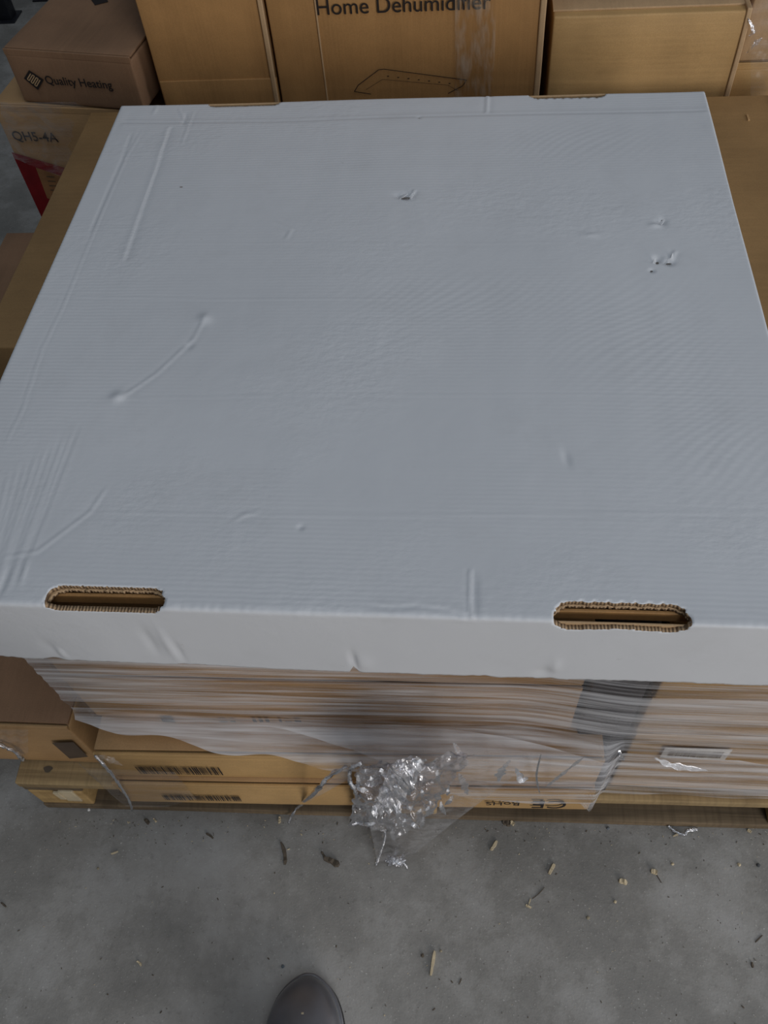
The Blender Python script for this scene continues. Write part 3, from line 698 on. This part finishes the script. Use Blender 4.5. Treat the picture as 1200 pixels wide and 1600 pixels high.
# film edge under the far left carton
lf2 = thing('film_sheet', 'narrow clear film edge hanging under the far left carton', 'plastic film', (0, 0, 0))
bm = bmesh.new(); tube(bm, smooth_path([at(-20, 1155, .445), at(4, 1165, .443), at(22, 1174, .441), at(38, 1188, .440)], 6), .0035, 7, .5); link('twisted_edge', bm, FILM_ROPE, lf2)
filmgrid('sheet', FILM_THIN, lambda a, b: at(lerp(-20, 44, a), lerp(lerp(1152, 1186, a), 1140, b), .440 + .002 * math.sin(a * 20)), 20, 10, lf2)

# crumpled tail that hangs to the floor
tail = thing('film_tail', 'crumpled shiny clear film tail hanging from the wrapping down to the floor', 'plastic film', (0, 0, 0))
def facet(p, s_, a):                    # creased paper like folding
    v = 0
    for k_ in range(3):
        q_ = p * s_ * (1.9 ** k_); v += abs(noise.noise(q_)) / (1.6 ** k_)
    return a * v
def bil(c00, c10, c01, c11, u_, v_): return (c00.lerp(c10, u_)).lerp(c01.lerp(c11, u_), v_)
K = [on(546, 1286, .04), on(655, 1290, .05), at(560, 1190, .372), at(738, 1172, .375)]
def t1(u_, v_):
    p = bil(*K, u_, v_); n = Vector((.1, -.75, .6)).normalized()
    env = math.sin(math.pi * min(1, max(0, u_ * .9 + .05))); 
    return p + n * (facet(Vector((p.x * 1.5, (p.y + p.z) * .7, p.z * .6)), 13, .042) - .004) * (.35 + .65 * env) + Vector((noise.noise(p * 40) * .006, 0, noise.noise(p * 37 + Vector((4, 0, 0))) * .006))
filmgrid('crumple', FILM_CRUMPLE, t1, 90, 90, tail)
K2 = [on(590, 1345, .012), on(640, 1338, .014), at(560, 1200, .366), at(840, 1178, .366)]
def t2(u_, v_):
    p = bil(*K2, u_, v_); return p + Vector((0, -.75, .6)) * (.008 * noise.noise(Vector((u_ * 5, v_ * 2, 1))) + .004)
filmgrid('veil', FILM_VEIL, t2, 60, 60, tail)
K3 = [at(578, 1270, .35), at(625, 1262, .34), at(612, 1185, .362), at(668, 1180, .362)]
def t3(u_, v_):
    p = bil(*K3, u_, v_); return p + Vector((0, -.75, .6)) * (facet(Vector((p.x * 1.3 + p.z * .5, p.z * .25, 3)), 30, .026)) + Vector((noise.noise(p * 60) * .005, 0, 0))
filmgrid('bunched_fold', FILM_ROPE, t3, 70, 70, tail)
for pts, r in (([at(565, 1192, .366), at(548, 1200, .362), at(546, 1218, .358), at(556, 1240, .354), on(553, 1262, .08), on(548, 1288, .05)], .0028),
               ([on(548, 1288, .05), on(566, 1286, .05), on(585, 1292, .045), on(603, 1296, .04)], .0042),
               ([on(603, 1296, .04), on(600, 1315, .03), on(594, 1335, .018), on(587, 1352, .008)], .0022)):
    bm = bmesh.new(); tube(bm, smooth_path(pts, 7), r, 7, .55); link('twisted_edge', bm, FILM_ROPE, tail)
def clump(cx, cy, z, r, n, parent, name, mat=FILM_CRUMPLE, sx=1, sy=1, sz=.5):
    c = on(cx, cy, z); bm = bmesh.new(); bmesh.ops.create_icosphere(bm, subdivisions=4, radius=1)
    for v in bm.verts:
        d = v.co.normalized(); k_ = .55 + 1.1 * abs(noise.noise(d * 2.3 + Vector((n, 0, 0)))) + .5 * abs(noise.noise(d * 6 + Vector((n, 3, 0))))
        v.co = c + Vector((d.x * sx, d.y * sy, d.z * sz)) * r * k_
        if v.co.z < .001: v.co.z = .001
    return link(name, bm, mat, parent)
clump(618, 1345, .010, .014, 3, tail, 'floor_tuft', FILM_ROPE, 1.2, .7, .5)
bm = bmesh.new(); tube(bm, smooth_path([on(618, 1342, .012), on(630, 1348, .014), on(637, 1357, .004)], 6), .0022, 6, .5); link('twisted_edge', bm, FILM_ROPE, tail)
for i, (px, py, yy) in enumerate(((570, 1205, .355), (582, 1222, .352), (565, 1234, .350), (612, 1215, .35), (628, 1200, .352), (655, 1192, .35), (600, 1240, .345), (640, 1262, .34), (655, 1270, .34), (668, 1266, .34), (660, 1240, .345), (700, 1238, .35), (702, 1252, .35), (683, 1212, .35), (632, 1285, .335), (648, 1290, .335), (622, 1272, .34), (660, 1287, .335), (672, 1256, .345), (590, 1248, .345), (605, 1262, .34), (640, 1230, .345), (618, 1232, .345), (643, 1205, .35), (560, 1222, .352), (598, 1208, .352), (690, 1262, .345), (575, 1288, .335), (613, 1303, .33))):
    a = random.uniform(0, 6.28); L_ = random.uniform(6, 13)
    foldstrip(tail, [(px - L_ * math.cos(a), py - L_ * math.sin(a), yy), (px, py, yy - .004), (px + L_ * .8 * math.cos(a + .4), py + L_ * .8 * math.sin(a + .4), yy)], 0, .006, FILM_GLINT, 'glint_flake', .01, 20 + i)  # flakes added to give the crumple its bright glints
# thin strand to the left of the tail
sd = thing('film_strand', 'thin twisted film strand hanging left of the crumpled tail', 'plastic film', (0, 0, 0))
bm = bmesh.new(); tube(bm, smooth_path([at(540, 1198, .378), at(510, 1216, .372), at(492, 1238, .366), on(468, 1258, .08), on(457, 1272, .03), on(451, 1286, .006)], 6), [.003] * 10 + [.0036] * 10 + [.0022] * 11, 7, .6); link('twisted_edge', bm, FILM_ROPE, sd)
filmgrid('veil', FILM_VEIL, lambda a, b: at(lerp(548, 484, a), lerp(1190, 1246, a) + b * lerp(26, 6, a), .374 - .008 * a), 20, 8, sd)
# film crinkles on the rear right carton
rf = thing('film_sheet', 'crinkled clear film over the far right rear cartons', 'plastic film', (0, 0, 0))
def rfn(u_, v_):
    p = at(lerp(1172, 1290, u_), lerp(150, -40, v_), YR + .008); return p + Vector((0, -1, 0)) * (facet(p, 14, .012) + .002)
filmgrid('sheet', FILM_THIN, rfn, 40, 50, rf)
for i, pts in enumerate(([(1168, 30, 1.735), (1176, 48, 1.73), (1170, 58, 1.73)], [(1190, 60, 1.735), (1175, 74, 1.73), (1166, 84, 1.735)])):
    foldstrip(rf, pts, 0, .010, FILM_CRUMPLE if i < 2 else FILM_VEIL, 'fold', .01, 40 + i)
# torn film on the red printed carton
qf = thing('film_sheet', 'torn crinkled film across the red printed carton on the left', 'plastic film', (0, 0, 0))
def qfn(u_, v_):
    p = at(lerp(0, 150, u_), lerp(160, lerp(238, 300, u_), v_), 1.745); return p + Vector((0, -1, .1)) * (facet(p, 13, .006) - .004)
filmgrid('sheet', FILM_THIN, qfn, 50, 50, qf)

# ---------------------------------------------------------------- boot
boot = thing('rubber_boot', 'toe of a dark grey rubber work boot on the floor, at the bottom edge', 'boot', (0, 0, 0))
tipp = on(485, 1521, .03); bx, by = tipp.x - .001, tipp.y
RUB = (lambda k: [setattr(k.b.inputs['Coat Weight'], 'default_value', 1.0), setattr(k.b.inputs['Coat Roughness'], 'default_value', .34), setattr(k.b.inputs['Coat IOR'], 'default_value', 1.5)] and k.done(k.ramp(k.noise(16, 4), [(.3, lin((62, 62, 66))), (.7, lin((92, 92, 98)))]), k.val(k.noise(22, 4), .3, .7, .3, .5), k.bump(k.noise(45, 4), .2, .0015), .8))(NT('boot_rubber'))
SOLE = plain('boot_sole', (40, 40, 42), .7)
def loft(secs, n=32, mat=None, nm='upper', cap=True):
    bm = bmesh.new(); rings = []
    for (y, cx, hw, z0, z1, ex) in secs:
        r = []
        for i in range(n):
            a = 2 * math.pi * i / n; ca_, sa_ = math.cos(a), math.sin(a)
            x = cx + hw * math.copysign(abs(ca_) ** ex, ca_); z = (z0 + z1) / 2 + (z1 - z0) / 2 * math.copysign(abs(sa_) ** ex, sa_)
            r.append(bm.verts.new((bx + x, by - y, max(z, .0)))) 
        rings.append(r)
    for A, B in zip(rings, rings[1:]):
        for i in range(n): bm.faces.new((A[i], B[i], B[(i + 1) % n], A[(i + 1) % n]))
    bm.faces.new(rings[0]); bm.faces.new(rings[-1][::-1])
    o = link(nm, bm, mat, boot); sm = o.modifiers.new('s', 'SUBSURF'); sm.levels = 1; sm.render_levels = 2; return o
T = [0, .004, .011, .024, .04, .06, .085, .12, .16, .20, .25, .285, .30, .305]
HW = [.007, .016, .0275, .0415, .0515, .0595, .0645, .065, .057, .050, .048, .045, .036, .012]
HT = [.034, .042, .052, .062, .070, .076, .082, .090, .110, .15, .17, .15, .13, .10]
loft([(t_ + .002, .002 * t_ / .1, max(h_ - .003, .004), .020, z_, .86) for t_, h_, z_ in zip(T, HW, HT)], 36, RUB, 'upper')
loft([(t_, .002 * t_ / .1, h_ + .0015, .0, .026, .55) for t_, h_ in zip(T, HW)], 36, SOLE, 'sole')
loft([(t_ - .001, .002 * t_ / .1, h_ + .0005, .024, .034, .6) for t_, h_ in zip(T[:10], HW[:10])], 36, RUB, 'welt')
# shaft
bm = bmesh.new(); rings = []
for z, r1, r2, yo in ((.10, .046, .062, .235), (.16, .046, .058, .237), (.22, .050, .058, .24), (.30, .055, .062, .245), (.34, .057, .064, .246)):
    rings.append([bm.verts.new((bx + .005 + r1 * math.cos(a), by - yo + r2 * math.sin(a), z)) for a in [2 * math.pi * i / 28 for i in range(28)]])
for A, B in zip(rings, rings[1:]):
    for i in range(28): bm.faces.new((A[i], A[(i + 1) % 28], B[(i + 1) % 28], B[i]))
link('shaft', bm, RUB, boot)
bm = bmesh.new(); rings = []
for z, r1, r2, yo in ((.30, .050, .056, .245), (.42, .062, .068, .25), (.50, .064, .070, .27), (.60, .066, .074, .30), (.75, .078, .086, .36), (.92, .088, .096, .42)):
    rings.append([bm.verts.new((bx + .005 + r1 * math.cos(a) * (1 + .03 * math.sin(5 * a + z * 40)), by - yo + r2 * math.sin(a), z)) for a in [2 * math.pi * i / 28 for i in range(28)]])
for A, B in zip(rings, rings[1:]):
    for i in range(28): bm.faces.new((A[i], A[(i + 1) % 28], B[(i + 1) % 28], B[i]))
bm.faces.new(rings[-1]); link('trouser_leg', bm, plain('work_trousers', (38, 42, 52), .9), boot)
bm = bmesh.new(); rbox(bm, (bx + .000, by - .062, .0775), (bx + .004, by - .059, .0800), .001, 3, .001); link('grit', bm, STONE, boot, label='pale grit stuck on the toe')

# ---------------------------------------------------------------- debris on the floor
def chipmesh(L_, W_, T_, seed, curl=0):
    bm = bmesh.new(); r = random.Random(seed); n = 7; rings = []
    for i in range(n):
        t_ = i / (n - 1); x = (t_ - .5) * L_; w_ = W_ * (.75 + .35 * r.random()) * (1 if 0 < i < n - 1 else .6); y = curl * math.sin(t_ * 3.1) * L_ * .3
        h_ = T_ * (.8 + .4 * r.random()); z0 = .0004 + abs(curl) * .15 * L_ * abs(t_ - .5)
        rings.append([bm.verts.new((x + r.uniform(-1, 1) * W_ * .12, y + s_ * w_ / 2, z0 + (h_ if k_ else 0))) for s_, k_ in ((-1, 0), (1, 0), (.8, 1), (-.7, 1))])
    for A, B in zip(rings, rings[1:]):
        for i in range(4): bm.faces.new((A[i], B[i], B[(i + 1) % 4], A[(i + 1) % 4]))
    bm.faces.new(rings[0]); bm.faces.new(rings[-1][::-1]); bm.normal_update()
    me = bpy.data.meshes.new('chip'); bm.to_mesh(me); bm.free(); return me
def chip(name, p0, p1, W_, T_, mat, label, cat, curl=0, seed=1, group=None, lift=0):
    a, b = on(*p0, .003), on(*p1, .003); d = b - a; me = chipmesh(max(d.length, .003), W_, T_, seed, curl)
    o = link(name, me, mat, smooth=False); o.location = ((a.x + b.x) / 2, (a.y + b.y) / 2, lift); o.rotation_euler = (0, 0, math.atan2(d.y, d.x)); return tag(o, label, cat, group)
chip('wood_splinter', (679, 1486), (673, 1524), .0055, .006, CHIP, 'pale straight wood splinter lying on the floor right of the boot', 'splinter', 0, 1)
chip('wood_splinter', (866, 1350), (858, 1365), .0065, .005, CHIP, 'short pale wood stub on the floor below the CE mark', 'splinter', 0, 2)
chip('bark_strip', (439, 1316), (445, 1351), .007, .004, CHIP_DK, 'dark brown bark curl on the floor left of the film tail', 'bark', .25, 3)
chip('bark_strip', (502, 1331), (508, 1342), .004, .004, CHIP_DK, 'thin dark sliver at the end of the bark cluster', 'bark', .2, 4)
chip('bark_chip', (506, 1341), (529, 1352), .011, .006, CHIP_DK, 'dark ragged bark chip on the floor beside the film tail', 'bark', .2, 5)
chip('wood_splinter', (776, 1314), (767, 1328), .006, .004, CHIP, 'ragged tan wood sliver on the floor under the pallet middle', 'splinter', .1, 6)
chip('grass_stalk', (851, 1386), (832, 1404), .0016, .0014, CHIP_DK, 'thin dark dry stalk on the floor above a small pale chip', 'stalk', .12, 7)
chip('wood_chip', (822, 1414), (830, 1418), .004, .003, CHIP, 'small pale chip at the foot of the thin dark stalk', 'chip', 0, 8)
chip('grass_stalk', (829, 1404), (826, 1414), .002, .0014, CHIP, 'short pale stem touching the small chip below the dark stalk', 'stalk', 0, 9)
chip('wood_chip', (967, 1376), (980, 1380), .008, .006, CHIP, 'rounded tan wood chip on the floor, right of centre', 'chip', .3, 10)
chip('wood_chip', (1017, 1361), (1027, 1364), .009, .006, CHIP, 'tan wood knot with a stem, on the floor at right', 'chip', .3, 11)
chip('grass_stalk', (1026, 1366), (1034, 1379), .0018, .0014, CHIP_DK, 'short dark stem beside the tan wood knot', 'stalk', 0, 12)
chip('wood_chip', (786, 1285), (797, 1288), .010, .007, CHIP_DK, 'brown bark lump against the pallet bottom board', 'chip', .2, 13)
chip('wood_chip', (798, 1284), (804, 1288), .007, .006, CHIP, 'tan chip leaning on the brown bark lump by the pallet', 'chip', 0, 14)
chip('wood_chip', (1166, 1289), (1180, 1292), .006, .003, CHIP, 'pale wood flake on the floor near the right frame edge', 'chip', 0, 15)
chip('wood_chip', (1168, 1296), (1174, 1300), .005, .004, CHIP, 'small tan chip just below the pale flake at right', 'chip', 0, 16)
chip('wood_splinter', (437, 1276), (436, 1286), .005, .004, CHIP, 'stubby pale splinter by the foot of the thin film strand', 'splinter', 0, 17)
chip('wood_chip', (226, 1280), (232, 1287), .007, .005, CHIP_DK, 'brown chip on the floor below the lower barcode', 'chip', .2, 18)
chip('wood_chip', (240, 1279), (244, 1284), .004, .004, CHIP, 'tan crumb right of the brown chip below the lower barcode', 'chip', 0, 19)
chip('wood_chip', (322, 1302), (333, 1310), .004, .003, CHIP_DK, 'dark narrow chip between boot and pallet, left side', 'chip', .2, 20)
chip('wood_chip', (173, 1334), (184, 1330), .003, .002, CHIP, 'thin pale sliver on the left part of the floor', 'chip', 0, 21)
chip('bark_strip', (1, 1410), (9, 1417), .003, .003, CHIP_DK, 'dark sliver at the left frame edge', 'bark', 0, 22)
chip('wood_chip', (214, 1502), (220, 1509), .004, .003, CHIP, 'small pale forked chip on the floor, far left of the boot', 'chip', .3, 23)
chip('grass_stalk', (1192, 1461), (1181, 1472), .002, .0015, CHIP_DK, 'dark stalk bit near the right edge of the floor', 'stalk', 0, 24)
chip('bark_chip', (1175, 1503), (1177, 1512), .004, .003, CHIP_DK, 'dark bark crumb near the right edge, nearer the boot side', 'bark', 0, 25)
chip('grass_stalk', (721, 1528), (717, 1538), .0018, .0014, CHIP_DK, 'tiny dark stem right of the long pale splinter', 'stalk', .1, 26)
chip('grass_stalk', (1062, 1302), (1052, 1306), .003, .002, CHIP, 'pale fibre beside the white film scrap', 'stalk', 0, 27)
def pebble(px, py, r, lab, mat=STONE, group=None, seed=0):
    c = on(px, py, r * .5); bm = bmesh.new(); bmesh.ops.create_icosphere(bm, subdivisions=2, radius=r)
    for v in bm.verts: v.co *= 1 + .35 * noise.noise(v.co * (1 / r) + Vector((seed, 0, 0))); v.co.z = v.co.z * .7
    o = link('pebble', bm, mat, smooth=False); o.location = (c.x, c.y, r * .62); return tag(o, lab, 'pebble', group)
pebble(442, 1510, .0030, 'small grey pebble just left of the boot toe', plain('grey_stone', (96, 104, 110), .8), seed=1)
pebble(660, 1493, .0030, 'dark pebble left of the long pale splinter', CHIP_DK, seed=2)
pebble(689, 1486, .0022, 'tiny grey pebble right of the splinter tip', seed=3)
pebble(919, 1434, .0030, 'grey pebble alone on the middle right floor', seed=4)
pebble(961, 1409, .0026, 'pale tan pebble below the rounded wood chip', CHIP, seed=5)
pebble(1185, 1352, .0032, 'dark grey pebble near the right frame edge', plain('dark_stone', (80, 82, 84), .8), seed=6)
pebble(1155, 1351, .0030, 'tan pebble left of the dark grey pebble', CHIP, seed=7)
pebble(153, 1357, .0024, 'pale pebble on the left floor above the sliver', seed=8)
pebble(139, 1265, .0030, 'white pebble at the corner of the pallet', LABEL, seed=9)
pebble(950, 1294, .0030, 'grey pebble on the floor below the pallet edge', plain('blue_stone', (110, 114, 118), .8), seed=10)
pebble(1051, 1350, .0026, 'tan pebble right of the wood knot', CHIP, seed=11)
# uncountable fine sweepings
bm = bmesh.new()
for i in range(620):
    if i < 330: px, py = random.uniform(80, 1200), 1262 + .026 * 600 + abs(random.gauss(0, 22))
    else: px, py = random.uniform(-20, 1220), random.uniform(1290, 1620)
    p = on(px, py, 0)
    if p.y > .405 + (p.x + .776) * .022: continue
    r = random.uniform(.0003, .0008) * random.choice((1, 1, 1, 1.6)); m = Matrix.Translation((p.x, p.y, r * .6)) @ Matrix.Rotation(random.uniform(0, 6), 4, 'Z') @ Matrix.Diagonal((r * random.uniform(1, 3), r, r * .6, 1))
    k0 = len(bm.faces); bmesh.ops.create_icosphere(bm, subdivisions=1, radius=1, matrix=m); bm.faces.ensure_lookup_table(); mi = random.choice((0, 0, 1, 2))
    for f in bm.faces[k0:]: f.material_index = mi
o = link('sawdust', bm, [CHIP_DK, plain('grey_crumb', (120, 114, 104), .8), CHIP], smooth=False); tag(o, 'fine wood crumbs and grit scattered over the concrete floor', 'debris'); o['kind'] = 'stuff'
# white film scrap on the floor
sc = thing('film_scrap', 'small white twisted film scrap on the floor beside the pallet', 'plastic film', (0, 0, 0))
bm = bmesh.new(); tube(bm, smooth_path([on(1044, 1290, .008), on(1054, 1298, .006), on(1068, 1304, .005), on(1076, 1298, .008), on(1090, 1296, .006)], 6), .0028, 7, .6); link('twisted_film', bm, FILM_ROPE, sc)

# lettering widths
bpy.context.view_layer.update()
for t_, wd in ((LT[0], LT[1]), LT2):
    k_ = wd / t_.dimensions.x; t_.scale.x *= k_; t_.scale.y *= k_
